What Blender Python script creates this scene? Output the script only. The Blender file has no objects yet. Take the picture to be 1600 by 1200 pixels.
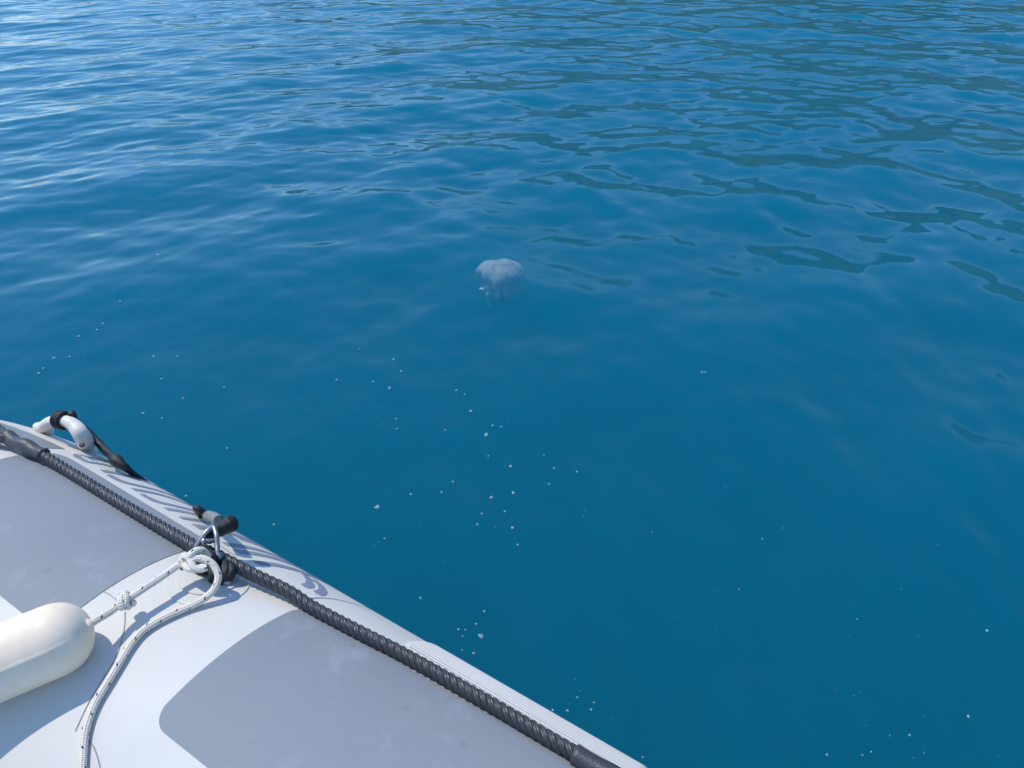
import bpy, bmesh, math, random
import numpy as np
from mathutils import Vector, Matrix
sc = bpy.context.scene
COL = sc.collection
R_ = math.radians

# ------------------------------------------------------------------ camera
F = 1155.0                      # focal length for a frame 1600 wide
PITCH = R_(36)
ZC = 1.32
cam = bpy.data.cameras.new('camera')
cam_o = bpy.data.objects.new('camera', cam)
COL.objects.link(cam_o)
cam.sensor_width = 36
cam.lens = 36 * F / 1600
cam.clip_start = .02
cam.clip_end = 20000
cam_o.location = (0, 0, ZC)
cam_o.rotation_euler = (math.pi / 2 - PITCH, 0, 0)
sc.camera = cam_o

# ------------------------------------------------------------------ sky, sun, exposure
SUN_AZ = R_(-62)                # from +Y, negative = to the left
SUN_EL = R_(60)
w = bpy.data.worlds.new('World')
sc.world = w
w.use_nodes = True
nt = w.node_tree
bg = nt.nodes['Background']
sky = nt.nodes.new('ShaderNodeTexSky')
sky.sky_type = 'NISHITA'
sky.sun_disc = False
sky.sun_elevation = SUN_EL
sky.sun_rotation = SUN_AZ
sky.air_density = 1.15
sky.dust_density = .0
sky.ozone_density = 9.0
nt.links.new(sky.outputs[0], bg.inputs[0])
bg.inputs[1].default_value = .15
sun = bpy.data.lights.new('sun', 'SUN')
sun.energy = 2.25
sun.angle = R_(.53)
sun.color = (1, .93, .82)
sun_o = bpy.data.objects.new('sun', sun)
COL.objects.link(sun_o)
TOSUN = Vector((math.sin(SUN_AZ) * math.cos(SUN_EL), math.cos(SUN_AZ) * math.cos(SUN_EL), math.sin(SUN_EL)))
sun_o.rotation_euler = TOSUN.to_track_quat('Z', 'Y').to_euler()
sun_o.location = TOSUN * 60
vs = sc.view_settings
vs.view_transform = 'Standard'
vs.look = 'None'
vs.exposure = .62
vs.gamma = 1
sc.cycles.volume_bounces = 1
sc.cycles.adaptive_threshold = .02
sc.cycles.transparent_max_bounces = 16

# ------------------------------------------------------------------ helpers
def link(name, me, mat=None, parent=None):
    o = bpy.data.objects.new(name, me)
    COL.objects.link(o)
    if mat is not None and len(me.materials) == 0:
        me.materials.append(mat)
    if parent is not None:
        o.parent = parent
    return o

def tag(o, label, cat, group=None, kind=None):
    if label: o['label'] = label
    if cat: o['category'] = cat
    if group: o['group'] = group
    if kind: o['kind'] = kind
    return o

def empty(name, loc=(0, 0, 0)):
    o = bpy.data.objects.new(name, None)
    o.empty_display_size = .05
    o.location = loc
    COL.objects.link(o)
    return o

def reparent_keep(o, p):
    """parts are modelled in world space: put them under an Empty that stands at the thing's base"""
    o.parent = p
    o.matrix_parent_inverse = Matrix.Translation(-Vector(p.location))

def from_bm(name, bm, mat, parent=None, smooth=True):
    bm.normal_update()
    me = bpy.data.meshes.new(name)
    bm.to_mesh(me)
    bm.free()
    if smooth:
        me.polygons.foreach_set('use_smooth', np.ones(len(me.polygons), dtype=bool))
    o = link(name, me, mat)
    if parent is not None:
        reparent_keep(o, parent)
    return o

def catmull(pts, n=10):
    P = [np.array(p, float) for p in pts]
    P = [2 * P[0] - P[1]] + P + [2 * P[-1] - P[-2]]
    out = []
    for i in range(1, len(P) - 2):
        for k in range(n):
            t = k / n
            a, b, c, d = P[i - 1], P[i], P[i + 1], P[i + 2]
            out.append(.5 * ((2 * b) + (-a + c) * t + (2 * a - 5 * b + 4 * c - d) * t * t + (-a + 3 * b - 3 * c + d) * t ** 3))
    out.append(P[-2])
    return np.array(out)

def resample(P, step):
    d = np.r_[0, np.cumsum(np.linalg.norm(np.diff(P, axis=0), axis=1))]
    n = max(2, int(d[-1] / step) + 1)
    t = np.linspace(0, d[-1], n)
    return np.stack([np.interp(t, d, P[:, i]) for i in range(3)], 1)

def frames(P):
    T = np.gradient(P, axis=0)
    T /= np.linalg.norm(T, axis=1)[:, None]
    u = np.cross(T[0], [0, 0, 1.0])
    if np.linalg.norm(u) < .1: u = np.cross(T[0], [1.0, 0, 0])
    u /= np.linalg.norm(u)
    U = [u]
    for i in range(1, len(P)):
        u = U[-1] - T[i] * np.dot(U[-1], T[i])
        u /= np.linalg.norm(u)
        U.append(u)
    U = np.array(U)
    return T, U, np.cross(T, U)

def sweep_bm(P, rad, seg=12, bm=None, caps=True, flat=1.0):
    P = np.asarray(P, float)
    N = len(P)
    rad = np.broadcast_to(np.asarray(rad, float), (N,))
    T, U, V = frames(P)
    bm = bm or bmesh.new()
    uvl = bm.loops.layers.uv.verify()
    d = np.r_[0, np.cumsum(np.linalg.norm(np.diff(P, axis=0), axis=1))]
    rings = []
    for i in range(N):
        ring = []
        for k in range(seg):
            an = 2 * math.pi * k / seg
            ring.append(bm.verts.new(P[i] + rad[i] * (math.cos(an) * U[i] + math.sin(an) * V[i] * flat)))
        rings.append(ring)
    for i in range(N - 1):
        for k in range(seg):
            k2 = (k + 1) % seg
            f = bm.faces.new((rings[i][k], rings[i][k2], rings[i + 1][k2], rings[i + 1][k]))
            for lp, (uu, vv) in zip(f.loops, ((d[i], k), (d[i], k + 1), (d[i + 1], k + 1), (d[i + 1], k))):
                lp[uvl].uv = (uu, vv / seg)
    if caps:
        c0 = bm.verts.new(P[0] - T[0] * rad[0] * .35)
        c1 = bm.verts.new(P[-1] + T[-1] * rad[-1] * .35)
        for k in range(seg):
            k2 = (k + 1) % seg
            bm.faces.new((c0, rings[0][k2], rings[0][k]))
            bm.faces.new((c1, rings[-1][k], rings[-1][k2]))
    return bm

# ------------------------------------------------------------------ materials
def new_mat(name):
    m = bpy.data.materials.new(name)
    m.use_nodes = True
    N, L = m.node_tree.nodes, m.node_tree.links
    return m, N, L, N['Principled BSDF']

def noise(N, L, scale, detail=4, rough=.55, vec=None, dim='3D'):
    n = N.new('ShaderNodeTexNoise')
    n.inputs['Scale'].default_value = scale
    n.inputs['Detail'].default_value = detail
    n.inputs['Roughness'].default_value = rough
    if vec is not None: L.new(vec, n.inputs['Vector'])
    return n.outputs['Fac']

def ramp(N, L, fac, stops):
    r = N.new('ShaderNodeValToRGB')
    e = r.color_ramp.elements
    while len(e) < len(stops): e.new(.5)
    for el, (p, c) in zip(e, stops):
        el.position = p
        el.color = (*c, 1) if len(c) == 3 else c
    L.new(fac, r.inputs[0])
    return r.outputs[0]

def mix(N, L, fac, a, b, mode='MIX'):
    n = N.new('ShaderNodeMix')
    n.data_type = 'RGBA'
    n.blend_type = mode
    for i, v in ((0, fac), (6, a), (7, b)):
        if isinstance(v, (int, float)): n.inputs[i].default_value = v
        elif isinstance(v, tuple): n.inputs[i].default_value = (*v, 1)
        else: L.new(v, n.inputs[i])
    return n.outputs[2]

def math_n(N, L, op, a, b=None):
    n = N.new('ShaderNodeMath')
    n.operation = op
    for i, v in enumerate((a, b)):
        if v is None: continue
        if isinstance(v, (int, float)): n.inputs[i].default_value = v
        else: L.new(v, n.inputs[i])
    return n.outputs[0]

def bump(N, L, bs, h, strength, dist):
    b = N.new('ShaderNodeBump')
    b.inputs['Strength'].default_value = strength
    b.inputs['Distance'].default_value = dist
    L.new(h, b.inputs['Height'])
    L.new(b.outputs[0], bs.inputs['Normal'])

def mat_fabric(name, col, dirt, rough, spots=0.0):
    m, N, L, bs = new_mat(name)
    tc = N.new('ShaderNodeTexCoord').outputs['Object']
    n1 = noise(N, L, 5, 5, .6, tc)
    n2 = noise(N, L, 60, 4, .6, tc)
    c = mix(N, L, ramp(N, L, n1, [(.35, (0, 0, 0)), (.75, (1, 1, 1))]), col, dirt)
    c = mix(N, L, math_n(N, L, 'MULTIPLY', n2, .10), c, tuple(x * .7 for x in col))
    if spots:
        v = N.new('ShaderNodeTexVoronoi')
        v.inputs['Scale'].default_value = 34
        L.new(tc, v.inputs['Vector'])
        n4 = noise(N, L, 38, 3, .6, tc)
        d = math_n(N, L, 'ADD', v.outputs['Distance'], math_n(N, L, 'MULTIPLY', n4, .55))
        sp = ramp(N, L, d, [(.36, (1, 1, 1)), (.42, (0, 0, 0))])
        n3 = noise(N, L, 9, 2, .5, tc)
        gate = ramp(N, L, n3, [(.44, (0, 0, 0)), (.58, (1, 1, 1))])
        sp = math_n(N, L, 'MULTIPLY', math_n(N, L, 'MULTIPLY', sp, gate), spots)
        c = mix(N, L, sp, c, tuple(x * .78 for x in col))
        # salt-dried film
        n5 = noise(N, L, 28, 8, .7, tc)
        sf = ramp(N, L, n5, [(.52, (0, 0, 0)), (.68, (1, 1, 1))])
        c = mix(N, L, math_n(N, L, 'MULTIPLY', math_n(N, L, 'MULTIPLY', sf, gate), .5), c, tuple(min(1, x * 1.35) for x in col))
    L.new(c, bs.inputs['Base Color'])
    rr = ramp(N, L, n1, [(.3, (rough - .06,) * 3), (.7, (rough + .08,) * 3)])
    L.new(rr, bs.inputs['Roughness'])
    bs.inputs['Specular IOR Level'].default_value = .22
    bump(N, L, bs, math_n(N, L, 'ADD', noise(N, L, 700, 2, .5, tc), math_n(N, L, 'MULTIPLY', n1, 6.0)), .25, .0006)
    return m

M = {}
M['white'] = mat_fabric('white_tube_fabric', (.660, .640, .585), (.590, .570, .52), .62)
M['grey'] = mat_fabric('grey_panel_fabric', (.232, .258, .282), (.258, .284, .306), .66, .45)
M['print'] = mat_fabric('grey_letter_print', (.23, .26, .32), (.26, .29, .35), .45)
M['strake'] = mat_fabric('white_ribbed_rubber', (.62, .61, .58), (.54, .53, .50), .55)
M['groove'] = mat_fabric('groove_shade_rubber', (.13, .135, .14), (.17, .17, .17), .7)  # dark tone paints the shade between the strake ribs
M['deck'] = mat_fabric('grey_deck', (.30, .31, .33), (.24, .25, .27), .6)

def mat_simple(name, col, rough, metal=0.0, nscale=40, var=.25, bstr=.2, bdist=.001, coat=0.0):
    m, N, L, bs = new_mat(name)
    tc = N.new('ShaderNodeTexCoord').outputs['Object']
    n1 = noise(N, L, nscale, 4, .6, tc)
    L.new(mix(N, L, n1, tuple(x * (1 + var) for x in col), tuple(x * (1 - var) for x in col)), bs.inputs['Base Color'])
    bs.inputs['Roughness'].default_value = rough
    bs.inputs['Metallic'].default_value = metal
    bs.inputs['Coat Weight'].default_value = coat
    bump(N, L, bs, noise(N, L, nscale * 6, 3, .6, tc), bstr, bdist)
    return m
M['handle'] = mat_simple('pale_moulded_plastic', (.72, .69, .61), .5, 0, 30, .06, .1, .0005)
M['hole'] = mat_simple('painted_socket_shade', (.10, .10, .10), .8)  # dark colour stands in for shade inside the screw holes
M['steel'] = mat_simple('stainless_steel', (.36, .36, .36), .42, 1.0, 60, .1, .1, .0003)
M['tape'] = mat_simple('black_tape', (.006, .0065, .008), .42, 0, 120, .3, .6, .0015, .12)
M['shrink'] = mat_simple('dark_grey_heat_shrink', (.045, .047, .052), .42, 0, 60, .2, .5, .0015)
M['silver'] = mat_simple('grey_tape', (.22, .225, .235), .4, .0, 60, .1, .3, .001)
M['seam'] = mat_simple('seam_edge', (.22, .23, .26), .7, 0, 40, .1)

def mat_fender():
    m, N, L, bs = new_mat('cream_fender_vinyl')
    tc = N.new('ShaderNodeTexCoord').outputs['Object']
    n1 = noise(N, L, 14, 5, .6, tc)
    c = ramp(N, L, n1, [(.3, (.78, .65, .49)), (.55, (.88, .76, .60)), (.8, (.82, .68, .52))])
    n2 = noise(N, L, 90, 2, .5, tc)
    c = mix(N, L, ramp(N, L, n2, [(.74, (0, 0, 0)), (.78, (1, 1, 1))]), c, (.40, .37, .31))
    n3 = noise(N, L, 5, 6, .7, tc)
    c = mix(N, L, math_n(N, L, 'MULTIPLY', ramp(N, L, n3, [(.52, (0, 0, 0)), (.75, (1, 1, 1))]), .45), c, (.50, .46, .38))
    L.new(c, bs.inputs['Base Color'])
    bs.inputs['Roughness'].default_value = .5
    bs.inputs['Specular IOR Level'].default_value = .3
    bs.inputs['Subsurface Weight'].default_value = .0
    bump(N, L, bs, noise(N, L, 55, 4, .6, tc), .25, .0012)
    return m
M['fender'] = mat_fender()

def mat_braid():
    m, N, L, bs = new_mat('white_braided_line')
    uv = N.new('ShaderNodeUVMap').outputs[0]
    sx = N.new('ShaderNodeSeparateXYZ')
    L.new(uv, sx.inputs[0])
    u = math_n(N, L, 'MULTIPLY', sx.outputs[0], 2 * math.pi / .0042)
    v = math_n(N, L, 'MULTIPLY', sx.outputs[1], 2 * math.pi * 5)
    a = math_n(N, L, 'SINE', math_n(N, L, 'ADD', u, v))
    b = math_n(N, L, 'SINE', math_n(N, L, 'SUBTRACT', u, v))
    h = math_n(N, L, 'MULTIPLY', a, b)
    # dark tracer flecks, spiralling
    fu = math_n(N, L, 'FRACT', math_n(N, L, 'ADD', math_n(N, L, 'MULTIPLY', sx.outputs[0], 1 / .0165), math_n(N, L, 'MULTIPLY', sx.outputs[1], 1.0)))
    fv = math_n(N, L, 'FRACT', math_n(N, L, 'ADD', math_n(N, L, 'MULTIPLY', sx.outputs[1], 3.0), math_n(N, L, 'MULTIPLY', sx.outputs[0], 1 / .0413)))
    g1 = math_n(N, L, 'LESS_THAN', fu, .13)
    g2 = math_n(N, L, 'LESS_THAN', fv, .26)
    tc = N.new('ShaderNodeTexCoord').outputs['Object']
    n0 = noise(N, L, 40, 3, .6, tc)
    base = ramp(N, L, n0, [(.3, (.84, .74, .60)), (.6, (.92, .83, .70)), (.8, (.86, .74, .52))])
    c = mix(N, L, math_n(N, L, 'MULTIPLY', math_n(N, L, 'MULTIPLY', math_n(N, L, 'SUBTRACT', 1, h), .5), .10), base, (.42, .37, .29))
    c = mix(N, L, math_n(N, L, 'MULTIPLY', g1, g2), c, (.06, .065, .09))
    L.new(c, bs.inputs['Base Color'])
    bs.inputs['Roughness'].default_value = .8
    bs.inputs['Sheen Weight'].default_value = .2
    bump(N, L, bs, h, .8, .0007)
    return m
M['braid'] = mat_braid()

def mat_strand():
    m, N, L, bs = new_mat('black_rope_fibre')
    uv = N.new('ShaderNodeUVMap').outputs[0]
    sx = N.new('ShaderNodeSeparateXYZ')
    L.new(uv, sx.inputs[0])
    u = math_n(N, L, 'MULTIPLY', sx.outputs[0], 2 * math.pi / .016)
    v = math_n(N, L, 'MULTIPLY', sx.outputs[1], 2 * math.pi * 11)
    tc = N.new('ShaderNodeTexCoord').outputs['Object']
    n0 = noise(N, L, 300, 3, .6, tc)
    h = math_n(N, L, 'SINE', math_n(N, L, 'ADD', math_n(N, L, 'SUBTRACT', v, u), math_n(N, L, 'MULTIPLY', n0, 2.5)))
    n1 = noise(N, L, 45, 4, .6, tc)
    c = ramp(N, L, n1, [(.3, (.016, .017, .020)), (.7, (.036, .037, .041))])
    c = mix(N, L, math_n(N, L, 'MULTIPLY', math_n(N, L, 'ADD', h, 1), .30), c, (.085, .087, .092))
    L.new(c, bs.inputs['Base Color'])
    bs.inputs['Roughness'].default_value = .38
    bs.inputs['Specular IOR Level'].default_value = .7
    bump(N, L, bs, h, .6, .0005)
    return m
M['strand'] = mat_strand()

# ------------------------------------------------------------------ sea: real wave geometry, scattering water below it
def make_waves():
    rng = np.random.default_rng(11)
    W = []
    for i in range(84):
        lam = math.exp(rng.uniform(math.log(.13), math.log(1.5)))
        th = rng.normal(.0, .55) + math.pi / 2
        W.append((i % 3 == 0, 0, 2 * math.pi / lam, th, .0185 * (1 if lam > .3 else .85), rng.uniform(0, 6.28)))
    for i in range(44):
        lam = math.exp(rng.uniform(math.log(.06), math.log(.22)))
        th = rng.normal(.0, .5) + math.pi / 2
        W.append((i % 3 == 0, 1, 2 * math.pi / lam, th, .0125, rng.uniform(0, 6.28)))
    return W
WAVES = make_waves()

def sea_height(X, Y):
    X = np.asarray(X, float); Y = np.asarray(Y, float)
    H = np.zeros_like(X)
    # crests bend round the boat; calm lee beside it, livelier farther out and to windward (left)
    ang = np.arctan2(X - .6, Y + .6); rad = np.hypot(X - .6, Y + .6)
    Xw, Yw = ang * 6.5, rad
    e0 = .60 + .46 / (1 + np.exp(-((Y - 3.1) - .12 * X) / .5)) - .38 / (1 + np.exp((X + 1.6 - .25 * Y) / .5))
    e0 = e0 * (1 - .6 * np.exp(-((X + 1.0) ** 2 + (Y - 1.45) ** 2) / .5))
    wob = .6 * np.sin(.9 * X + .5 * Y + 1) + .5 * np.sin(.5 * X - 1.1 * Y)
    e1 = .20 + .40 / (1 + np.exp(-(Y - 3.4 - .1 * X) / .5)) + .24 / (1 + np.exp(-((Y - 2.7) - 1.15 * X + wob) / .7))
    for plain, kind, k, th, s, ph in WAVES:
        x_, y_ = (X, Y) if plain else (Xw, Yw)
        H += (e1 if kind else e0) * s / k * np.cos(k * (math.cos(th) * x_ + math.sin(th) * y_) + ph)
    far = np.maximum(np.abs(X) - 7, np.maximum(Y - 11, -Y - 2))
    return H * np.clip(1 - far / 25, .0, 1)

def build_sea():
    def axis(lo, hi, step, far):
        a = list(np.arange(lo, hi + 1e-6, step))
        up, dn = [], []
        x, d = a[-1], step
        while x < far: d *= 1.13; x += d; up.append(x)
        x, d = lo, step
        while x > -far: d *= 1.13; x -= d; dn.append(x)
        return np.array(dn[::-1] + a + up)
    xs, ys = axis(-6.2, 6.2, .0165, 5000), axis(-.2, 9.8, .0165, 5000)
    X, Y = np.meshgrid(xs, ys)
    H = sea_height(X, Y)
    nx, ny = len(xs), len(ys)
    c = np.stack([X, Y, H], 2).reshape(-1, 3).astype(np.float32)
    i = np.arange(nx * ny).reshape(ny, nx)
    q = np.stack([i[:-1, :-1], i[:-1, 1:], i[1:, 1:], i[1:, :-1]], 2).reshape(-1, 4)
    me = bpy.data.meshes.new('water')
    me.vertices.add(len(c)); me.vertices.foreach_set('co', c.ravel())
    me.loops.add(q.size); me.loops.foreach_set('vertex_index', q.ravel().astype(np.int32))
    me.polygons.add(len(q)); me.polygons.foreach_set('loop_start', np.arange(0, q.size, 4, dtype=np.int32))
    me.polygons.foreach_set('use_smooth', np.ones(len(q), dtype=bool))
    me.update()
    m = bpy.data.materials.new('sea_water')
    m.use_nodes = True
    N, L = m.node_tree.nodes, m.node_tree.links
    N.clear()
    out = N.new('ShaderNodeOutputMaterial')
    tc = N.new('ShaderNodeTexCoord').outputs['Object']
    mp = N.new('ShaderNodeMapping')
    mp.inputs['Rotation'].default_value = (0, 0, R_(-22))
    mp.inputs['Scale'].default_value = (1, 2.6, 1)
    L.new(tc, mp.inputs['Vector'])
    fine = noise(N, L, 21, 4, .6, mp.outputs[0])
    gust = ramp(N, L, noise(N, L, .55, 2, .5, tc), [(.34, (0.05,) * 3), (.70, (1, 1, 1))])
    b = N.new('ShaderNodeBump')
    b.inputs['Distance'].default_value = .0028
    L.new(fine, b.inputs['Height'])
    L.new(math_n(N, L, 'MULTIPLY', gust, .34), b.inputs['Strength'])
    # Schlick reflectance of water
    ge = N.new('ShaderNodeNewGeometry')
    dt = N.new('ShaderNodeVectorMath'); dt.operation = 'DOT_PRODUCT'
    L.new(b.outputs[0], dt.inputs[0]); L.new(ge.outputs['Incoming'], dt.inputs[1])
    c_ = math_n(N, L, 'ABSOLUTE', dt.outputs['Value'])
    f5 = math_n(N, L, 'POWER', math_n(N, L, 'SUBTRACT', 1, c_), 5)
    fr = math_n(N, L, 'ADD', math_n(N, L, 'MULTIPLY', f5, .98), .02)
    gl = N.new('ShaderNodeBsdfGlossy'); gl.inputs['Roughness'].default_value = .045
    L.new(b.outputs[0], gl.inputs['Normal'])
    # light leaving the water is bent and spread: less of it comes out at grazing angles
    tr = N.new('ShaderNodeBsdfTransparent')
    tl = math_n(N, L, 'ADD', math_n(N, L, 'MULTIPLY', c_, .16), .69)
    L.new(tl, tr.inputs['Color'])
    mx = N.new('ShaderNodeMixShader')
    L.new(fr, mx.inputs[0]); L.new(tr.outputs[0], mx.inputs[1]); L.new(gl.outputs[0], mx.inputs[2])
    L.new(mx.outputs[0], out.inputs['Surface'])
    v = N.new('ShaderNodeVolumePrincipled')
    v.inputs['Color'].default_value = (.000, .60, .86, 1)
    v.inputs['Absorption Color'].default_value = (0, 0, 0, 1)
    v.inputs['Density'].default_value = 1.9
    L.new(v.outputs[0], out.inputs['Volume'])
    o = link('water', me, m); o['kind'] = 'structure'
    sb = bpy.data.meshes.new('seabed')
    sb.from_pydata([(-6000, -6000, -14), (6000, -6000, -14), (6000, 6000, -14), (-6000, 6000, -14)], [], [(0, 1, 2, 3)])
    o = link('seabed', sb, mat_simple('sand', (.25, .22, .16), .9)); o['kind'] = 'structure'
build_sea()

# ------------------------------------------------------------------ wooded shore beyond the frame (seen mirrored in the water)
def build_hill():
    rng = np.random.default_rng(5)
    na, nr = 440, 110
    az = np.radians(np.linspace(-30, 125, na)); rr = np.linspace(85, 330, nr)
    A, Rr = np.meshgrid(az, rr)
    t = np.clip((np.degrees(A) + 30) / 52, 0, 1)
    prof = np.clip((Rr - 92) / 70, 0, 1) ** .75
    hgt = (2 + 44 * t ** .75) * (1 + .13 * np.sin(A * 7 + .4) + .09 * np.sin(A * 19 + 1) + .05 * np.sin(A * 43))
    Z = hgt * prof - 1.5
    X, Y = Rr * np.sin(A), Rr * np.cos(A)
    bumpz = np.zeros_like(X)
    for i in range(60):
        lam = rng.uniform(3.5, 16); th = rng.uniform(0, 6.28); k = 6.283 / lam
        bumpz += .06 * lam ** .9 * np.cos(k * (math.cos(th) * X + math.sin(th) * Y) + rng.uniform(0, 6.28))
    Z += np.maximum(bumpz, -1) * prof
    V = np.stack([X, Y, Z], 2).reshape(-1, 3)
    i = np.arange(na * nr).reshape(nr, na)
    q = np.stack([i[:-1, 1:], i[:-1, :-1], i[1:, :-1], i[1:, 1:]], 2).reshape(-1, 4)
    me = bpy.data.meshes.new('hill')
    me.from_pydata(V.tolist(), [], q.tolist())
    m, N, L, bs = new_mat('wooded_scrub')
    tc = N.new('ShaderNodeTexCoord').outputs['Object']
    n1 = noise(N, L, .35, 6, .65, tc)
    c = ramp(N, L, n1, [(.3, (.035, .070, .018)), (.55, (.065, .110, .030)), (.72, (.11, .14, .045)), (.82, (.20, .18, .10))])
    L.new(c, bs.inputs['Base Color'])
    bs.inputs['Roughness'].default_value = .95
    o = link('hill', me, m); o['kind'] = 'structure'
build_hill()

# ------------------------------------------------------------------ the inflatable boat
PSI = R_(32.1); A0 = .192; B0 = .98; R = .28
ZA = ZC - B0                                     # axis of the side tube above the water
NV = np.array([math.sin(PSI), math.cos(PSI), 0])  # outboard
AX = np.array([-math.cos(PSI), math.sin(PSI), 0])  # along the tube towards the bow
UP = np.array([0, 0, 1.0])
def bend(s): return .32 * max(0, s - .97) ** 2 + .55 * max(0, s - 1.17) ** 2
def tp(s, phi, r=R):
    """point on the side tube: s metres along, phi degrees outboard of the top, r from the axis"""
    p = R_(phi)
    return np.array([0, 0, ZA]) + (A0 - bend(s)) * NV + s * AX + r * (math.sin(p) * NV + math.cos(p) * UP)
def tn(phi):
    p = R_(phi)
    return math.sin(p) * NV + math.cos(p) * UP
def at(x, y, h=0.0):
    """where the line of sight through a spot of the photograph meets the tube, h above its skin"""
    dx, dy = (x - 800) / F, (600 - y) / F
    c, s = math.cos(PITCH), math.sin(PITCH)
    d = np.array([dx, c + dy * s, -s + dy * c])
    u, w_ = d @ NV, d[2]
    r = R + h
    A, B, C = u * u + w_ * w_, -2 * (u * A0 - w_ * B0), A0 * A0 + B0 * B0 - r * r
    D = max(0, B * B - 4 * A * C)
    return np.array([0, 0, ZC]) + d * ((-B - math.sqrt(D)) / 2 / A)

boat = empty('inflatable_boat', (0, 0, 0))
tag(boat, 'white and grey inflatable boat with a black rope along its side tube', 'boat')

def build_tube():
    ns, npn = 260, 160
    ss = np.linspace(-1.6, 2.3, ns)
    V, Fc = [], []
    for s in ss:
        for k in range(npn):
            V.append(tp(s, 360 * k / npn))
    for i in range(ns - 1):
        for k in range(npn):
            k2 = (k + 1) % npn
            Fc.append((i * npn + k, i * npn + k2, (i + 1) * npn + k2, (i + 1) * npn + k))
    Fc.append(tuple(range(npn))[::-1]); Fc.append(tuple((ns - 1) * npn + k for k in range(npn)))
    me = bpy.data.meshes.new('side_tube')
    me.from_pydata(V, [], Fc)
    bm = bmesh.new(); bm.from_mesh(me)
    bmesh.ops.recalc_face_normals(bm, faces=bm.faces)
    bm.to_mesh(me); bm.free()
    me.polygons.foreach_set('use_smooth', np.ones(len(me.polygons), dtype=bool))
    return link('side_tube', me, M['white'], boat)
tube = build_tube()

def decal(name, poly, off, mat, parent, base=-.0004, label=None):
    """a sheet glued on the tube: outline in (s, phi), bent round the tube and given an edge"""
    bm = bmesh.new()
    vs_ = [bm.verts.new((s, p, 0)) for s, p in poly]
    bm.faces.new(vs_)
    ss = [p[0] for p in poly]; pp = [p[1] for p in poly]
    def cut(co, no):
        bmesh.ops.bisect_plane(bm, geom=bm.verts[:] + bm.edges[:] + bm.faces[:], plane_co=co, plane_no=no, dist=1e-7)
    p = math.floor(min(pp) / 2.5) * 2.5 + 2.5
    while p < max(pp): cut((0, p, 0), (0, 1, 0)); p += 2.5
    if max(ss) > .95:
        s = max(.95, min(ss) + .03)
        while s < max(ss): cut((s, 0, 0), (1, 0, 0)); s += .03
    edge = [e for e in bm.edges if e.is_boundary]
    ex = bmesh.ops.extrude_edge_only(bm, edges=edge)
    low = {v for v in ex['geom'] if isinstance(v, bmesh.types.BMVert)}
    for e in edge: e.smooth = False
    for v in bm.verts:
        v.co = tp(v.co.x, v.co.y, R + (base if v in low else off))
    bmesh.ops.recalc_face_normals(bm, faces=bm.faces)
    f0 = max(bm.faces, key=lambda f: f.calc_area())
    if f0.normal.dot(Vector(f0.calc_center_median()) - Vector((0, 0, ZA)) - Vector(A0 * NV)) < 0:
        bmesh.ops.reverse_faces(bm, faces=bm.faces)
    o = from_bm(name, bm, mat, parent)
    if label: o['label'] = label
    return o

DEG = math.degrees(1 / R)                        # degrees of phi per metre of girth
def rrect(s0, s1, p0, p1, rad, n=10):
    """rounded rectangle on the tube, rad in metres, each corner may differ (s0p0, s1p0, s1p1, s0p1)"""
    if not isinstance(rad, tuple): rad = (rad,) * 4
    out = []
    for (cs, cp, ds, dp, a0), r in zip(((s0, p0, 1, 1, 180), (s1, p0, -1, 1, 270), (s1, p1, -1, -1, 0), (s0, p1, 1, -1, 90)), rad):
        for k in range(n + 1):
            a = R_(a0 + 90 * k / n)
            out.append((cs + ds * r + r * math.cos(a), cp + (dp * r + r * math.sin(a)) * DEG))
    return out
decal('grey_panel', rrect(.697, 1.052, -8.6, 36.2, (.012, .03, .03, .018)), .0009, M['grey'], boat)
decal('grey_panel', [(s, p + (min(2.2, max(0, (.50 - s) / .30 * 2.2)) if p > 20 else 0)) for s, p in rrect(-.9, .516, -9.6, 33.0, (.03, .022, .022, .03))[:34] + [(k, 33.0) for k in (.45, .40, .35, .30, .25, .20)] + rrect(-.9, .516, -9.6, 33.0, (.03, .022, .022, .03))[34:]], .0009, M['grey'], boat)
decal('grey_panel', [(1.068, 31), (1.068, 41.2), (1.40, 41.2), (1.40, 33), (1.2, 33)], .0009, M['grey'], boat)
def circ(s, p, r, n=40): return [(s + r * math.cos(2 * math.pi * k / n), p + r * math.sin(2 * math.pi * k / n) * DEG) for k in range(n)]
pt = decal('reinforcing_patch', circ(.622, 22.5, .047, 48), .0012, M['white'], boat)
decal('patch_disc', circ(.628, 23.5, .036, 48), .0030, M['white'], pt)
decal('reinforcing_patch', rrect(1.03, 1.27, 42.2, 66, .012), .0026, M['white'], boat)
# seams: narrow raised edges
def seam(path, wdt=.0009):
    P = catmull([(s, p, 0) for s, p in path], 6)
    l, r = [], []
    T = np.gradient(P, axis=0)
    for q, t in zip(P, T):
        t2 = np.array([t[0], t[1] / DEG]); t2 /= np.linalg.norm(t2)
        l.append((q[0] - t2[1] * wdt / 2, q[1] + t2[0] * wdt / 2 * DEG)); r.append((q[0] + t2[1] * wdt / 2, q[1] - t2[0] * wdt / 2 * DEG))
    bm = bmesh.new()
    a = [bm.verts.new(tp(s, p, R + .0007)) for s, p in l]
    b = [bm.verts.new(tp(s, p, R + .0007)) for s, p in r]
    for i in range(len(a) - 1): bm.faces.new((a[i], a[i + 1], b[i + 1], b[i]))
    bmesh.ops.recalc_face_normals(bm, faces=bm.faces)
    from_bm('seam', bm, M['seam'], boat)
def sp_of(x, y):
    P = at(x, y) - np.array([0, 0, ZA]) - A0 * NV
    return float(P @ AX), math.degrees(math.atan2(P @ NV, P[2]))
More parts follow.
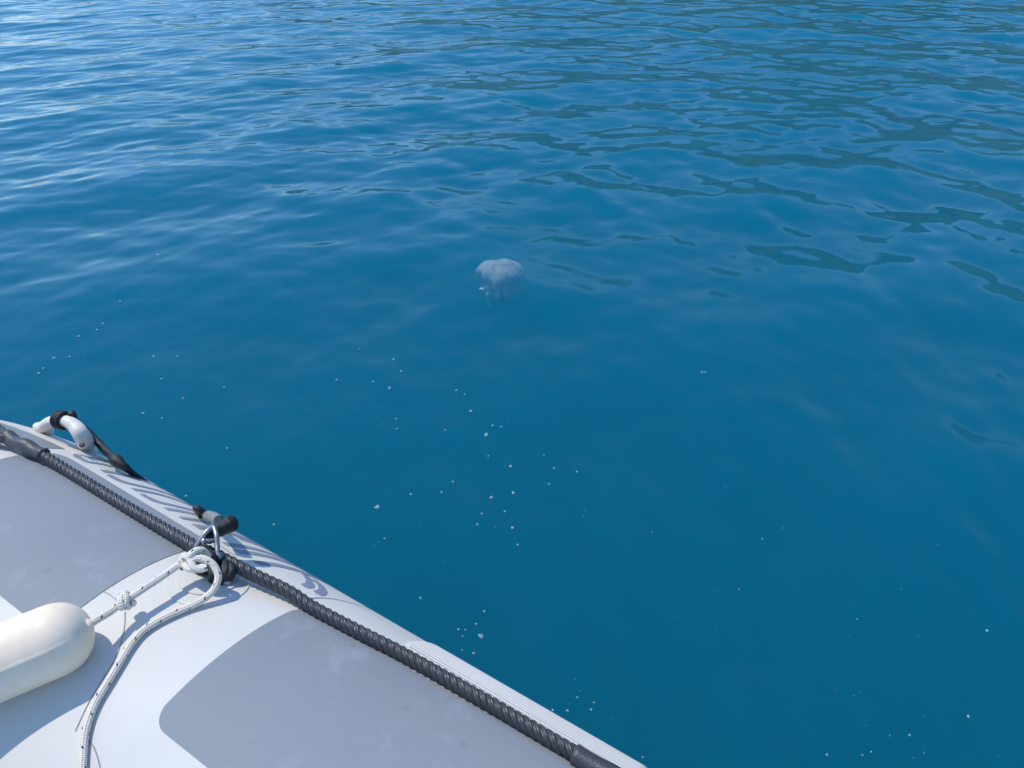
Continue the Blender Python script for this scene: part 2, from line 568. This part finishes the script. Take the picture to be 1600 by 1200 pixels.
seam([(.528, 37), (.524, 42), (.516, 47), (.502, 54), (.494, 64), (.49, 90)], .0016)
seam([sp_of(*q) for q in ((342, 852), (352, 859), (366, 868))])
seam([sp_of(*q) for q in ((196, 955), (193, 990), (180, 1030), (158, 1066), (138, 1100), (118, 1143))])
seam([sp_of(*q) for q in ((136, 1153), (148, 1170), (157, 1200), (160, 1230))])
seam([sp_of(*q) for q in ((163, 925), (172, 930), (182, 938))], .0007)
seam([sp_of(*q) for q in ((0, 697), (12, 694), (24, 690))], .0008)

# lettering round the outboard side, dark grey, slanted; only its upper part comes into view
def stroke(s_hi, s_lo, p0=40.0, p1=74.0, lean=.0017, label=None):
    n = 10; L_, R2 = [], []
    for k in range(n + 1):
        t = k / n; p = p0 + (p1 - p0) * t; d = lean * (p - p0)
        L_.append((s_hi - d, p)); R2.append((s_lo - d, p))
    return L_ + R2[::-1]
def letter(strokes):
    o = None
    for i, st in enumerate(strokes):
        poly = st if isinstance(st, list) else stroke(*st)
        q = decal('letter' if i == 0 else 'letter_stroke', poly, .0007, M['print'], boat if i == 0 else o)
        if i == 0: o = q
        else: o = o
    return o
def arcp(path, wd):
    """thick stroke following a path in (s, phi); wd = half widths in metres"""
    P = catmull([(s, p / DEG, 0) for s, p in path], 6)
    T = np.gradient(P, axis=0); T /= np.linalg.norm(T, axis=1)[:, None]
    w_ = np.interp(np.linspace(0, 1, len(P)), np.linspace(0, 1, len(wd)), wd)
    l = [(p[0] - t[1] * k, (p[1] + t[0] * k) * DEG) for p, t, k in zip(P, T, w_)]
    r = [(p[0] + t[1] * k, (p[1] - t[0] * k) * DEG) for p, t, k in zip(P, T, w_)]
    return l + r[::-1]
def px_poly(pts): return [sp_of(340 + x / 6.667, 820 + y / 6.667) for x, y in pts]
letter([px_poly([(880, 512), (918, 570), (920, 592), (905, 612), (866, 615), (890, 640), (945, 664), (1000, 662), (1012, 640), (985, 590), (965, 560), (930, 530)]),
        px_poly([(975, 572), (1040, 620), (1052, 655), (1040, 680), (995, 690), (1030, 720), (1085, 742), (1130, 735), (1143, 705), (1120, 665), (1100, 640), (1060, 608), (1010, 575)])])
letter([(.640, .626), (.610, .600, 52)])
letter([(.700, .687), (.676, .662)])
letter([(.762, .744), (.724, .712, 50)])
letter([(.790, .779), (.823, .812)])
letter([arcp([(.874, 40.3), (.860, 40.5), (.846, 41.2), (.835, 44), (.826, 49), (.812, 60), (.79, 74)], (.004, .005, .0055, .005, .005, .005, .005)), (.898, .886)])
letter([arcp([(.951, 40.0), (.938, 40.2), (.925, 40.8), (.914, 43.3), (.905, 48), (.892, 60), (.87, 74)], (.004, .005, .0055, .005, .005, .005, .005)), (.973, .961)])
letter([arcp([(1.040, 48), (1.041, 42.5), (1.032, 40.3), (1.018, 40.3), (1.006, 40.8), (1.003, 44), (.996, 49), (.980, 62)], (.004, .0045, .005, .005, .005, .005, .005, .005)), (1.030, 1.021, 50)])

# ribbed rubbing strake
def build_strake():
    bm = bmesh.new()
    p0, p1, n = 41.6, 74.0, 17
    s1, s0, rad = .398, .094, .030
    v0, v1 = p0 / DEG, p1 / DEG
    for k in range(n):
        v = v0 + (v1 - v0) * (k + .5) / n
        e = 0
        if v < v0 + rad: e = rad - math.sqrt(max(0, rad ** 2 - (v0 + rad - v) ** 2))
        hw = (v1 - v0) / n / 2
        sa, sb_ = s1 - e * .8, s0 + e * .25
        prof = [(-1.0, -.0004), (-.99, .0004), (-.54, .0004), (-.50, .0017), (-.32, .0023), (0, .0025), (.32, .0023), (.50, .0017), (.54, .0004), (.99, .0004)]
        rows = []
        for s, sc_ in ((sa, .0), (sa - .0025, .8), (sa - .006, 1), (sb_ + .006, 1), (sb_ + .0025, .8), (sb_, 0)):
            rows.append([bm.verts.new(tp(s, (v + hw * a) * DEG, R + (h * sc_ if h > 0 else h))) for a, h in prof])
        for i in range(len(rows) - 1):
            for j in range(len(prof) - 1):
                bm.faces.new((rows[i][j], rows[i][j + 1], rows[i + 1][j + 1], rows[i + 1][j]))
    bmesh.ops.recalc_face_normals(bm, faces=bm.faces)
    o = from_bm('rubbing_strake', bm, M['strake'], boat)
    o['label'] = 'white ribbed rubbing strip on the outboard side'
    decal('strake_base', rrect(s0 + .006, s1 - .004, p0 + .2, p1 - .5, (.028, .028, .012, .012)), .0008, M['groove'], o)  # dark sheet under the ribs, groove shade put into its colour
build_strake()

# deck inside the tube (below and behind the camera)
def build_deck():
    bm = bmesh.new()
    def q(u, s, z): return Vector(u * NV + s * AX + np.array([0, 0, z]))
    o = [(-1.3, -1.6), (A0 - .12, -1.6), (A0 - .12, 1.0), (-.25, 1.75), (-1.3, 1.75)]
    t = [bm.verts.new(q(u, s, .22)) for u, s in o]; b = [bm.verts.new(q(u, s, .12)) for u, s in o]
    bm.faces.new(t); bm.faces.new(b[::-1])
    for i in range(5): bm.faces.new((t[i], b[i], b[(i + 1) % 5], t[(i + 1) % 5]))
    bmesh.ops.recalc_face_normals(bm, faces=bm.faces)
    from_bm('deck', bm, M['deck'], boat, smooth=False)
build_deck()

# lifting handle: thick moulded arch on two feet
def build_handle():
    ph = 52
    P = catmull([at(69, 672, -.004), at(71, 666, .008), at(78, 660, .020), at(90, 656.5, .032), at(104, 658, .038), at(117, 666, .036), at(127, 679, .028), at(134, 693, .012), at(137, 704, -.004)], 8)
    t = np.linspace(0, 1, len(P))
    rad = np.interp(t, [0, .15, .35, .5, .7, .9, 1], [.0135, .0112, .0098, .0100, .0120, .0132, .0142])
    bm = sweep_bm(P, rad, 20, flat=.9)
    h = from_bm('handle', bm, M['handle'], boat)
    h['label'] = 'pale moulded carrying handle with two holed feet'
    for (x, y, hh, rx, hx, hy) in ((68, 670, .000, .017, 66, 665), (136, 702, .000, .021, 128, 695)):
        bm = bmesh.new()
        bmesh.ops.create_uvsphere(bm, u_segments=20, v_segments=12, radius=1)
        nrm = tn(50); side = np.cross(nrm, AX)
        c = at(x, y, hh)
        for v in bm.verts:
            v.co = Vector(c + rx * v.co.x * AX + .016 * v.co.y * side + .010 * v.co.z * nrm)
        f = from_bm('handle_foot', bm, M['handle'], h)
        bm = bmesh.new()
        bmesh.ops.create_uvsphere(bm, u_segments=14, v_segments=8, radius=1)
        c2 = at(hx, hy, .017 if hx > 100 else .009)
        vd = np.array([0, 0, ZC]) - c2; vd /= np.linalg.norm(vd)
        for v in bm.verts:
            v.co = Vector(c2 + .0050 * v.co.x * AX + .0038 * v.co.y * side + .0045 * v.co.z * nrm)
        from_bm('screw_hole', bm, M['hole'], f)  # solid dark bead, the recess shade is painted
build_handle()

# ------------------------------------------------------------------ black laid rope along the tube
grab = empty('grab_rope', tuple(at(300, 850, .012)))
tag(grab, 'thick black twisted rope stretched along the boat tube', 'rope')
GP = [(-8, 672, .014), (30, 693, .014), (66, 711, .013), (110, 738, .0088), (200, 793, .0088), (300, 851, .013), (330, 864, .020), (362, 880, .019), (400, 900, .015), (450, 924, .0125), (490, 950, .0088), (560, 987, .0088), (640, 1028, .0088), (750, 1091, .0088), (850, 1150, .0088), (905, 1182, .0088), (960, 1215, .0088), (1060, 1275, .0088), (1250, 1390, .012)]
GC = resample(catmull([at(x, y, h) for x, y, h in GP], 12), .0016)
def laid_rope(C, pitch, r_off, r_str, parent, hand=1):
    T, U, V = frames(C)
    d = np.r_[0, np.cumsum(np.linalg.norm(np.diff(C, axis=0), axis=1))]
    for k in range(4):
        an = hand * 2 * math.pi * d / pitch + 2 * math.pi * k / 4
        S = C + r_off * (np.cos(an)[:, None] * U + np.sin(an)[:, None] * V)
        from_bm('strand', sweep_bm(S, r_str, 10), M['strand'], parent)
i0 = int(np.argmin(np.linalg.norm(GC - at(62, 709, .013), axis=1)))
laid_rope(GC[i0:], .038, .0045, .0039, grab, 1)
rng = np.random.default_rng(4)
def lumpy(C, r0, amp, seed, name, mat, parent, seg=24, freq=9):
    g = np.random.default_rng(seed)
    bm = sweep_bm(C, r0, seg)
    ph = g.uniform(0, 6.28, 8)
    for v in bm.verts:
        x, y, z = v.co
        nse = sum(math.sin(freq * 12 * (math.cos(p) * x + math.sin(p) * y + math.sin(2 * p) * z) + 3 * p) for p in ph) / 3
        c = C[np.argmin(np.linalg.norm(C - np.array(v.co), axis=1))]
        v.co = Vector(c + (np.array(v.co) - c) * (1 + amp * nse))
    return from_bm(name, bm, mat, parent)
cA = resample(GC[max(0, int(np.argmin(np.linalg.norm(GC - at(8, 682, .014), axis=1)))):i0 + 6], .003)
lumpy(cA, .0102, .15, 1, 'heat_shrink_sleeve', M['shrink'], grab, 24, 14)
# the two tails of the eye splice leaving the sleeve
for dy in (-7, 6):
    P = catmull([at(12, 684 + dy * .3, .014), at(0, 679 + dy, .014), at(-14, 671 + dy * 1.4, .016), at(-40, 655 + dy * 1.5, .02)], 8)
    from_bm('eye_splice', sweep_bm(P, .007, 12), M['strand'], grab)
i1 = int(np.argmin(np.linalg.norm(GC - at(897, 1178, .012), axis=1)))
cB = resample(GC[i1:], .004)
lumpy(cB, .0106, .05, 2, 'heat_shrink_sleeve', M['shrink'], grab, 24, 14)

# ------------------------------------------------------------------ shackle and black lashing that hold the rope down
sh = empty('shackle', tuple(at(335, 880)))
tag(sh, 'small stainless steel shackle over the black rope beside the white knot', 'shackle')
legL = [at(303, 862, .022), at(312, 846, .034), at(322, 832, .044), at(330, 825, .048)]
legR = [at(340, 868, .026), at(339, 850, .036), at(338, 836, .044), at(335, 826, .048)]
from_bm('bow', sweep_bm(catmull([at(300, 868, .016)] + legL + [at(333, 823, .049)] + legR[::-1] + [at(340, 876, .018)], 10), .0033, 14), M['steel'], sh)
from_bm('pin', sweep_bm(np.array([at(315, 846, .037), at(327, 845, .037), at(341, 844, .037)]), .0030, 12), M['steel'], sh)
from_bm('pin_head', sweep_bm(np.array([at(316, 846, .037), at(319.5, 845.8, .037)]), .0046, 12), M['steel'], sh)
from_bm('lug', sweep_bm(np.array([at(334, 874, .024), at(340, 871, .026), at(346, 867, .026)]), np.array([.0045, .006, .0045]), 14), M['steel'], sh)

lash = empty('lashing', tuple(at(345, 895)))
tag(lash, 'tangle of black lashing cord under the rope and white loop', 'cord')
bm = bmesh.new()
sweep_bm(catmull([at(303, 884, .004), at(312, 889, .009), at(326, 889, .012), at(340, 884, .014), at(352, 878, .012)], 8), .0062, 12, bm)
sweep_bm(catmull([at(318, 874, .012), at(330, 886, .014), at(336, 898, .012), at(334, 906, .004)], 8), .0068, 12, bm)
from_bm('cord', bm, M['tape'], lash)
bm = bmesh.new()
sweep_bm(catmull([at(346, 872, .016), at(352, 884, .018), at(352, 896, .014), at(346, 906, .006), at(340, 904, .004)], 8), .0078, 12, bm)
sweep_bm(catmull([at(352, 876, .018), at(362, 889, .018), at(358, 900, .012), at(350, 902, .010)], 8), .0066, 12, bm)
from_bm('cord', bm, M['tape'], lash)
bm = bmesh.new()
sweep_bm(catmull([at(312, 858, .018), at(322, 862, .028), at(332, 870, .030), at(338, 880, .020)], 8), .0055, 12, bm)
from_bm('cord', bm, M['tape'], lash)
# bolt through the lashing
bolt = bmesh.new()
c = at(354, 909, .004); nrm = tn(sp_of(354, 909)[1])
sweep_bm(np.array([c - nrm * .004, c + nrm * .004]), .0075, 16, bolt)
from_bm('washer', bolt, M['steel'], lash)
bolt = bmesh.new()
sweep_bm(np.array([c + nrm * .004, c + nrm * .009]), .0045, 6, bolt)
from_bm('nut', bolt, M['steel'], lash)

# ------------------------------------------------------------------ black taped line from the handle to the shackle
line = empty('mooring_line', tuple(tp(.95, 58)))
tag(line, 'black taped line running from the carrying handle outside the tube to the shackle', 'rope')
hc = at(101, 657.5, .037)
HD = at(94, 656.5, .034) - at(110, 661, .038); HD /= np.linalg.norm(HD)
nh = tn(50); nh = nh - HD * (nh @ HD); nh /= np.linalg.norm(nh); sd = np.cross(nh, HD); sd = sd / np.linalg.norm(sd)
if sd @ NV < 0: sd = -sd
# turns round the handle grip
for k in range(3):
    P = []
    for a in np.linspace(0, 2 * math.pi, 22):
        P.append(hc + HD * (.010 - .0058 * k + .004 * a / 6.28) + .0122 * (math.cos(a) * nh + math.sin(a) * sd))
    from_bm('turn', sweep_bm(np.array(P), .0036, 8), M['tape'], line)
def beyond(x, y, h, d):
    p = at(x, y, h); v = p - np.array([0, 0, ZC])
    return p + v / np.linalg.norm(v) * d
PL = catmull([hc - .008 * HD + .014 * nh, beyond(118, 659, .040, .016), beyond(134, 672, .034, .026), beyond(150, 688, .026, .026), beyond(166, 705, .018, .018), at(180, 718, .016), at(197, 731, .012), at(209, 741, .004), tp(.915, 85, R - .003), tp(.88, 100, R - .004), tp(.845, 92, R - .004), at(309, 799, .010), at(324, 805, .014)], 12)
PLr = resample(PL, .003)
rad = np.full(len(PLr), .0062)
dl = np.r_[0, np.cumsum(np.linalg.norm(np.diff(PLr, axis=0), axis=1))]
LUMP = dl[int(np.argmin(np.linalg.norm(PLr - at(181, 719, .016), axis=1)))]
rad += .0040 * np.exp(-((dl - LUMP) / .012) ** 2)
rad -= .0015 * np.clip((dl - LUMP - .01) / .03, 0, 1)
from_bm('cord', sweep_bm(PLr, rad, 14), M['tape'], line)
g1 = resample(catmull([at(325, 806, .014), at(333, 808, .020), at(343, 814, .026)], 8), .002)
o_ = from_bm('tape_band', sweep_bm(g1, .0076, 18), M['silver'], line)
o_['label'] = 'grey tape band on the black line'
g2 = resample(catmull([at(325, 843, .034), at(331, 835, .037), at(340, 829, .038), at(350, 824, .042), at(360, 818, .046), at(369, 813, .052)], 8), .0015)
tt = np.linspace(0, 1, len(g2))
lumpy(g2, .0072 + .0007 * np.sin(tt * 17) + .0032 * np.clip(tt * 1.8 - .3, 0, 1) - .005 * np.clip((tt - .88) / .12, 0, 1) ** 2, .07, 5, 'taped_knot', M['tape'], line, 20, 20)
g3 = resample(catmull([at(342, 813, .026), at(346, 819, .030), at(348, 824, .034)], 8), .002)
from_bm('cord', sweep_bm(g3, .0072, 14), M['tape'], line)

# ------------------------------------------------------------------ fender
fc0 = at(141, 977, .036)
fc1 = at(-10, 1040, .036)
fd = (fc1 - fc0) / np.linalg.norm(fc1 - fc0)
FR = .0385
fender = empty('fender', tuple(fc0 + fd * .15 - UP * FR))
tag(fender, 'cream white cylindrical fender with rounded end lying on the boat tube', 'fender')
Lf = .36
tl = np.r_[np.linspace(0, .06, 26) ** 1.6 / .06 ** .6, np.linspace(.063, Lf - .06, 50), Lf - (np.linspace(0, .06, 26) ** 1.6 / .06 ** .6)[::-1]]
def frad(t):
    d = min(t, Lf - t)
    if d < .040: return FR * (1 - (1 - d / .040) ** 2.5) ** .5 if d > 0 else .004
    return FR
rr_ = np.array([max(.0065, frad(t)) for t in tl])
bm = sweep_bm(np.array([fc0 + fd * t for t in tl]), rr_, 120, caps=True)
# the moulded vinyl is not perfectly round: a long flat facet and slight waviness
T_, U_, V_ = frames(np.array([fc0, fc0 + fd * .1, fc0 + fd * .2]))
_vd = np.array([0, 0, ZC]) - fc0; _vd = _vd / np.linalg.norm(_vd) + np.array([-.1, -.55, 0])
SEAM = math.atan2(_vd @ V_[0], _vd @ U_[0])
for v in bm.verts:
    p = np.array(v.co) - fc0
    t = p @ fd; r_ = p - t * fd
    an = math.atan2(r_ @ V_[0], r_ @ U_[0])
    v.co = Vector(fc0 + t * fd + r_ * (1 + .012 * math.sin(2 * an + 8 * t) + .008 * math.sin(3 * an - 20 * t) + .022 * math.exp(-((abs(((an - SEAM + math.pi) % (2 * math.pi)) - math.pi)) / .035) ** 2)))
from_bm('body', bm, M['fender'], fender)
P = np.array([fc0 - fd * (-.004), fc0 - fd * .0015])
from_bm('eye_collar', sweep_bm(P, np.array([.0070, .0060]), 20), M['fender'], fender)

# ------------------------------------------------------------------ white braided line
fl = empty('fender_line', tuple(at(240, 960)))
tag(fl, 'white braided line with black flecks, knotted between fender and black rope', 'rope')
RB = .0042
seg1 = catmull([fc0 + fd * .008, at(150, 969, .032), at(170, 957, .028), at(188, 944, .026), at(215, 926, .026), at(250, 903, .027), at(285, 879, .029), at(300, 871, .030)], 12)
from_bm('standing_part', sweep_bm(resample(seg1, .0018), RB, 14), M['braid'], fl)
# stopper knot: three turns round the line
kc = at(190, 943, .026); kd = at(215, 926, .026) - at(170, 957, .028); kd /= np.linalg.norm(kd)
ku = np.cross(kd, UP); ku /= np.linalg.norm(ku); kv = np.cross(kd, ku)
P = []
for a in np.linspace(0, 2 * math.pi * 2.0, 60):
    q = a / (2 * math.pi * 2.0)
    P.append(kc + kd * (.010 * math.sin(a * .5 + .4) * (1 if q < .5 else -1) * .9 + .003 * math.sin(a * 1.5)) + .0072 * (math.cos(a) * ku + math.sin(a) * kv))
from_bm('knot', sweep_bm(resample(np.array(P), .0016), RB * .92, 12), M['braid'], fl)
# bowline at the black rope
K = lambda *q: [at(*p) for p in q]
k1 = catmull(K((287, 888, .026), (284, 877, .030), (289, 869, .036), (297, 872, .040), (301, 884, .036), (312, 889, .034), (324, 886, .036)), 10)
from_bm('knot', sweep_bm(resample(k1, .0016), RB, 14), M['braid'], fl)
k2 = catmull(K((296, 880, .030), (297, 868, .044), (306, 861, .047), (316, 860, .044), (323, 867, .036), (326, 876, .024)), 10)
from_bm('knot', sweep_bm(resample(k2, .0016), RB, 14), M['braid'], fl)
k3 = catmull(K((288, 884, .028), (298, 889, .030), (310, 888, .033), (320, 882, .034), (312, 873, .038), (303, 873, .038)), 10)
from_bm('knot', sweep_bm(resample(k3, .0016), RB, 14), M['braid'], fl)
tail = catmull(K((301, 874, .040), (313, 872, .042), (327, 877, .040), (337, 888, .034), (341, 903, .026), (334, 921, .016), (318, 936, .009), (295, 948, .0055), (265, 961, .005), (238, 975, .005), (218, 990, .005), (202, 1010, .005), (185, 1038, .005), (168, 1066, .005), (151, 1094, .005), (139, 1122, .005), (132, 1150, .005), (129, 1180, .005), (128, 1215, .005), (130, 1260, .005)), 10)
from_bm('working_end', sweep_bm(resample(tail, .0018), RB, 14), M['braid'], fl)

# ------------------------------------------------------------------ jellyfish under the surface
def sea_at(x, y, z=0.0):
    dx, dy = (x - 800) / F, (600 - y) / F
    c, s = math.cos(PITCH), math.sin(PITCH)
    d = np.array([dx, c + dy * s, -s + dy * c])
    return np.array([0, 0, ZC]) + d * ((ZC - z) / -d[2])
def mat_jelly():
    m, N, L, bs = new_mat('pale_jelly')
    tc = N.new('ShaderNodeTexCoord').outputs['Object']
    n1 = noise(N, L, 45, 4, .6, tc)
    L.new(ramp(N, L, n1, [(.3, (.42, .55, .58)), (.5, (.60, .76, .80)), (.7, (.78, .94, .96))]), bs.inputs['Base Color'])
    bs.inputs['Roughness'].default_value = .5
    bs.inputs['Alpha'].default_value = .75
    bump(N, L, bs, n1, .4, .004)
    return m
M['jelly'] = mat_jelly()
def build_jelly():
    c = sea_at(781, 426, -.095)
    j = empty('jellyfish', tuple(c))
    tag(j, 'pale whitish jellyfish drifting just under the water surface', 'jellyfish')
    bm = bmesh.new()
    nu, nv_ = 48, 16
    rows = []
    for i in range(nv_ + 1):
        t = i / nv_
        row = []
        for k in range(nu):
            a = 2 * math.pi * k / nu
            r = .088 * math.sin(t * math.pi * .58) * (1 + .10 * t ** 3 * math.cos(8 * a + .5) + .09 * t * math.sin(3 * a)) if i else 0.0001
            z = .050 * math.cos(t * math.pi * .58) + .011 * t * math.sin(2 * a + 1) + .007 * t * math.cos(5 * a)
            row.append(bm.verts.new(Vector(c) + Vector((r * math.cos(a) * 1.05, r * math.sin(a) * .95, z))))
        rows.append(row)
    for i in range(nv_):
        for k in range(nu):
            bm.faces.new((rows[i][k], rows[i + 1][k], rows[i + 1][(k + 1) % nu], rows[i][(k + 1) % nu]))
    bmesh.ops.solidify(bm, geom=bm.faces[:], thickness=.006)
    bmesh.ops.recalc_face_normals(bm, faces=bm.faces)
    from_bm('bell', bm, M['jelly'], j)
    g = random.Random(2)
    for k in range(8):
        a = 2 * math.pi * k / 8 + .2
        ln = .14 + g.uniform(-.05, .03)
        P = []
        for q in np.linspace(0, 1, 18):
            rr = .040 + .018 * math.sin(q * 5 + k) * q
            P.append(c + np.array([rr * math.cos(a + q * .6), rr * math.sin(a + q * .6), .01 - ln * q]))
        rad = np.array([.027 * (1 - .62 * q) * (1 + .35 * math.sin(q * 26 + k)) + .002 for q in np.linspace(0, 1, 18)])
        from_bm('oral_arm', sweep_bm(np.array(P), rad, 10, flat=.6), M['jelly'], j)
build_jelly()

# ------------------------------------------------------------------ foam bubbles drifting on the water
def mat_bubble():
    m, N, L, bs = new_mat('foam_bubble_film')
    bs.inputs['Base Color'].default_value = (.66, .84, .90, 1)
    bs.inputs['Roughness'].default_value = .12
    tc = N.new('ShaderNodeTexCoord').outputs['Object']
    n1 = noise(N, L, 400, 2, .5, tc)
    L.new(ramp(N, L, n1, [(.35, (.08,) * 3), (.65, (.36,) * 3)]), bs.inputs['Alpha'])
    return m
M['bubble'] = mat_bubble()
def bubble_mesh(seed):
    g = random.Random(seed)
    bm = bmesh.new()
    n = g.choice((3, 4, 5))
    for k in range(n):
        r = g.uniform(.28, .6) if k else .62
        a = g.uniform(0, 6.28); d = 0 if k == 0 else g.uniform(.35, .75)
        ret = bmesh.ops.create_icosphere(bm, subdivisions=2, radius=r)
        for v in ret['verts']:
            v.co = Vector((v.co.x + d * math.cos(a), v.co.y + d * math.sin(a) * .7, max(-.12, v.co.z * .75)))
    me = bpy.data.meshes.new('foam_bubble')
    bm.to_mesh(me); bm.free()
    me.polygons.foreach_set('use_smooth', np.ones(len(me.polygons), dtype=bool))
    me.materials.append(M['bubble'])
    return me
BM_ = [bubble_mesh(i) for i in range(5)]
BIG = [(590, 792, 10), (760, 679, 9), (736, 642, 7), (713, 610, 6), (726, 616, 5), (768, 777, 7), (802, 770, 7), (789, 799, 6), (753, 803, 6), (801, 825, 7), (746, 819, 5), (809, 851, 5), (798, 728, 7), (770, 665, 6), (783, 667, 5), (601, 841, 5), (642, 772, 6), (690, 769, 6), (708, 753, 6), (902, 737, 6), (866, 731, 5), (858, 756, 5), (850, 711, 4), (609, 606, 7), (627, 580, 6), (615, 561, 6), (583, 596, 5), (526, 593, 6), (561, 545, 4), (696, 672, 6), (619, 654, 5), (620, 670, 4), (763, 712, 5), (752, 994, 10), (757, 955, 6), (657, 934, 6), (727, 984, 4), (716, 983, 6), (723, 994, 4), (722, 1015, 4), (740, 1020, 6), (744, 975, 5), (863, 1109, 6), (887, 1110, 6), (924, 1108, 6), (928, 1097, 4), (902, 1089, 4), (1004, 1183, 4), (1097, 581, 6), (1102, 581, 5), (752, 451, 9), (247, 398, 6), (187, 470, 5), (123, 525, 6), (152, 515, 6), (160, 505, 5), (84, 559, 6), (60, 583, 6), (68, 575, 5), (109, 557, 5), (240, 556, 5), (277, 556, 4), (252, 652 - 60, 5), (224, 655 - 10, 6), (253, 653, 5), (286, 622, 5), (350, 605, 5), (290, 775, 6), (428, 819, 6), (355, 700, 5), (1542, 985, 6), (1513, 1119, 6), (1292, 1179, 5), (1421, 1148, 5), (1347, 1180, 4), (1361, 1175, 4), (1191, 842, 4), (1019, 831, 4), (1155, 920, 4), (1339, 967, 4)]
for i, (x, y, px) in enumerate(BIG):
    p = sea_at(x, y)
    z = float(sea_height(p[0], p[1])); p = sea_at(x, y, z)
    z = float(sea_height(p[0], p[1]))
    d = np.linalg.norm(p - np.array([0, 0, ZC]))
    o = bpy.data.objects.new('foam_bubble', BM_[i % 5])
    COL.objects.link(o)
    s = px * .5 * d / F * (.95 if px > 6 else .78)
    o.location = (p[0], p[1], z)
    o.scale = (s, s * 1.1, s)
    o.rotation_euler = (0, 0, i * 1.3)
    if (x, y) == (752, 451): lb, gr = 'single bright foam bubble just left of the pale jellyfish', None
    elif (x, y) == (590, 792): lb, gr = 'largest foam bubble at the left side of the scatter between jellyfish and boat', None
    elif (x, y) == (752, 994): lb, gr = 'long pale foam bubble, largest in the cluster beside the middle of the tube', None
    elif (x, y) == (1542, 985): lb, gr = 'pale foam bubble nearest the right edge of the picture, low down', None
    elif y < 600 and x > 1000: lb, gr = 'tiny glinting bubble of a close pair right of and below the jellyfish', 'pair of glinting bubbles'
    elif x < 480 and y <= 660: lb, gr = 'tiny foam bubble drifting on the water beyond the carrying handle, at the left', 'foam bubbles beyond the handle'
    elif x < 480: lb, gr = 'tiny foam bubble close outside the tube near the black line', 'foam bubbles near the black line'
    elif x < 1000 and y < 900: lb, gr = 'small white foam bubble in the loose scatter between jellyfish and boat', 'foam bubbles between jellyfish and boat'
    elif x < 800: lb, gr = 'small foam bubble in the cluster on the water beside the middle of the tube', 'foam bubbles beside the tube'
    elif x < 1010 and y > 1000: lb, gr = 'tiny foam bubble beside the near end of the ribbed strip', 'foam bubbles beside the ribbed strip'
    else: lb, gr = 'tiny foam bubble in the sparse scatter at the lower right', 'foam bubbles at the lower right'
    tag(o, lb, 'foam bubble', gr)
# specks too fine to tell apart
def build_specks():
    g = random.Random(8)
    bm = bmesh.new()
    cl = [(560, 640, 90, 60, 36), (770, 700, 110, 110, 46), (740, 900, 90, 120, 24), (180, 520, 130, 90, 30), (640, 800, 120, 80, 18), (1400, 1080, 160, 110, 26), (920, 1110, 120, 70, 16), (1150, 850, 250, 180, 18), (150, 400, 130, 200, 14)]
    for cx, cy, sx, sy, n in cl:
        for k in range(n):
            x, y = g.gauss(cx, sx * .6), g.gauss(cy, sy * .6)
            p = sea_at(x, y)
            u = p @ NV
            if u - A0 < R * 1.05: continue
            z = float(sea_height(p[0], p[1]))
            d = np.linalg.norm(p - np.array([0, 0, ZC]))
            r = g.uniform(.35, .9) * d / F
            ret = bmesh.ops.create_icosphere(bm, subdivisions=1, radius=r)
            for v in ret['verts']: v.co = Vector((v.co.x + p[0], v.co.y + p[1], v.co.z * .7 + z))
    o = from_bm('foam_specks', bm, M['bubble'])
    tag(o, 'fine pale foam specks scattered over the blue water', 'foam', kind='stuff')
build_specks()
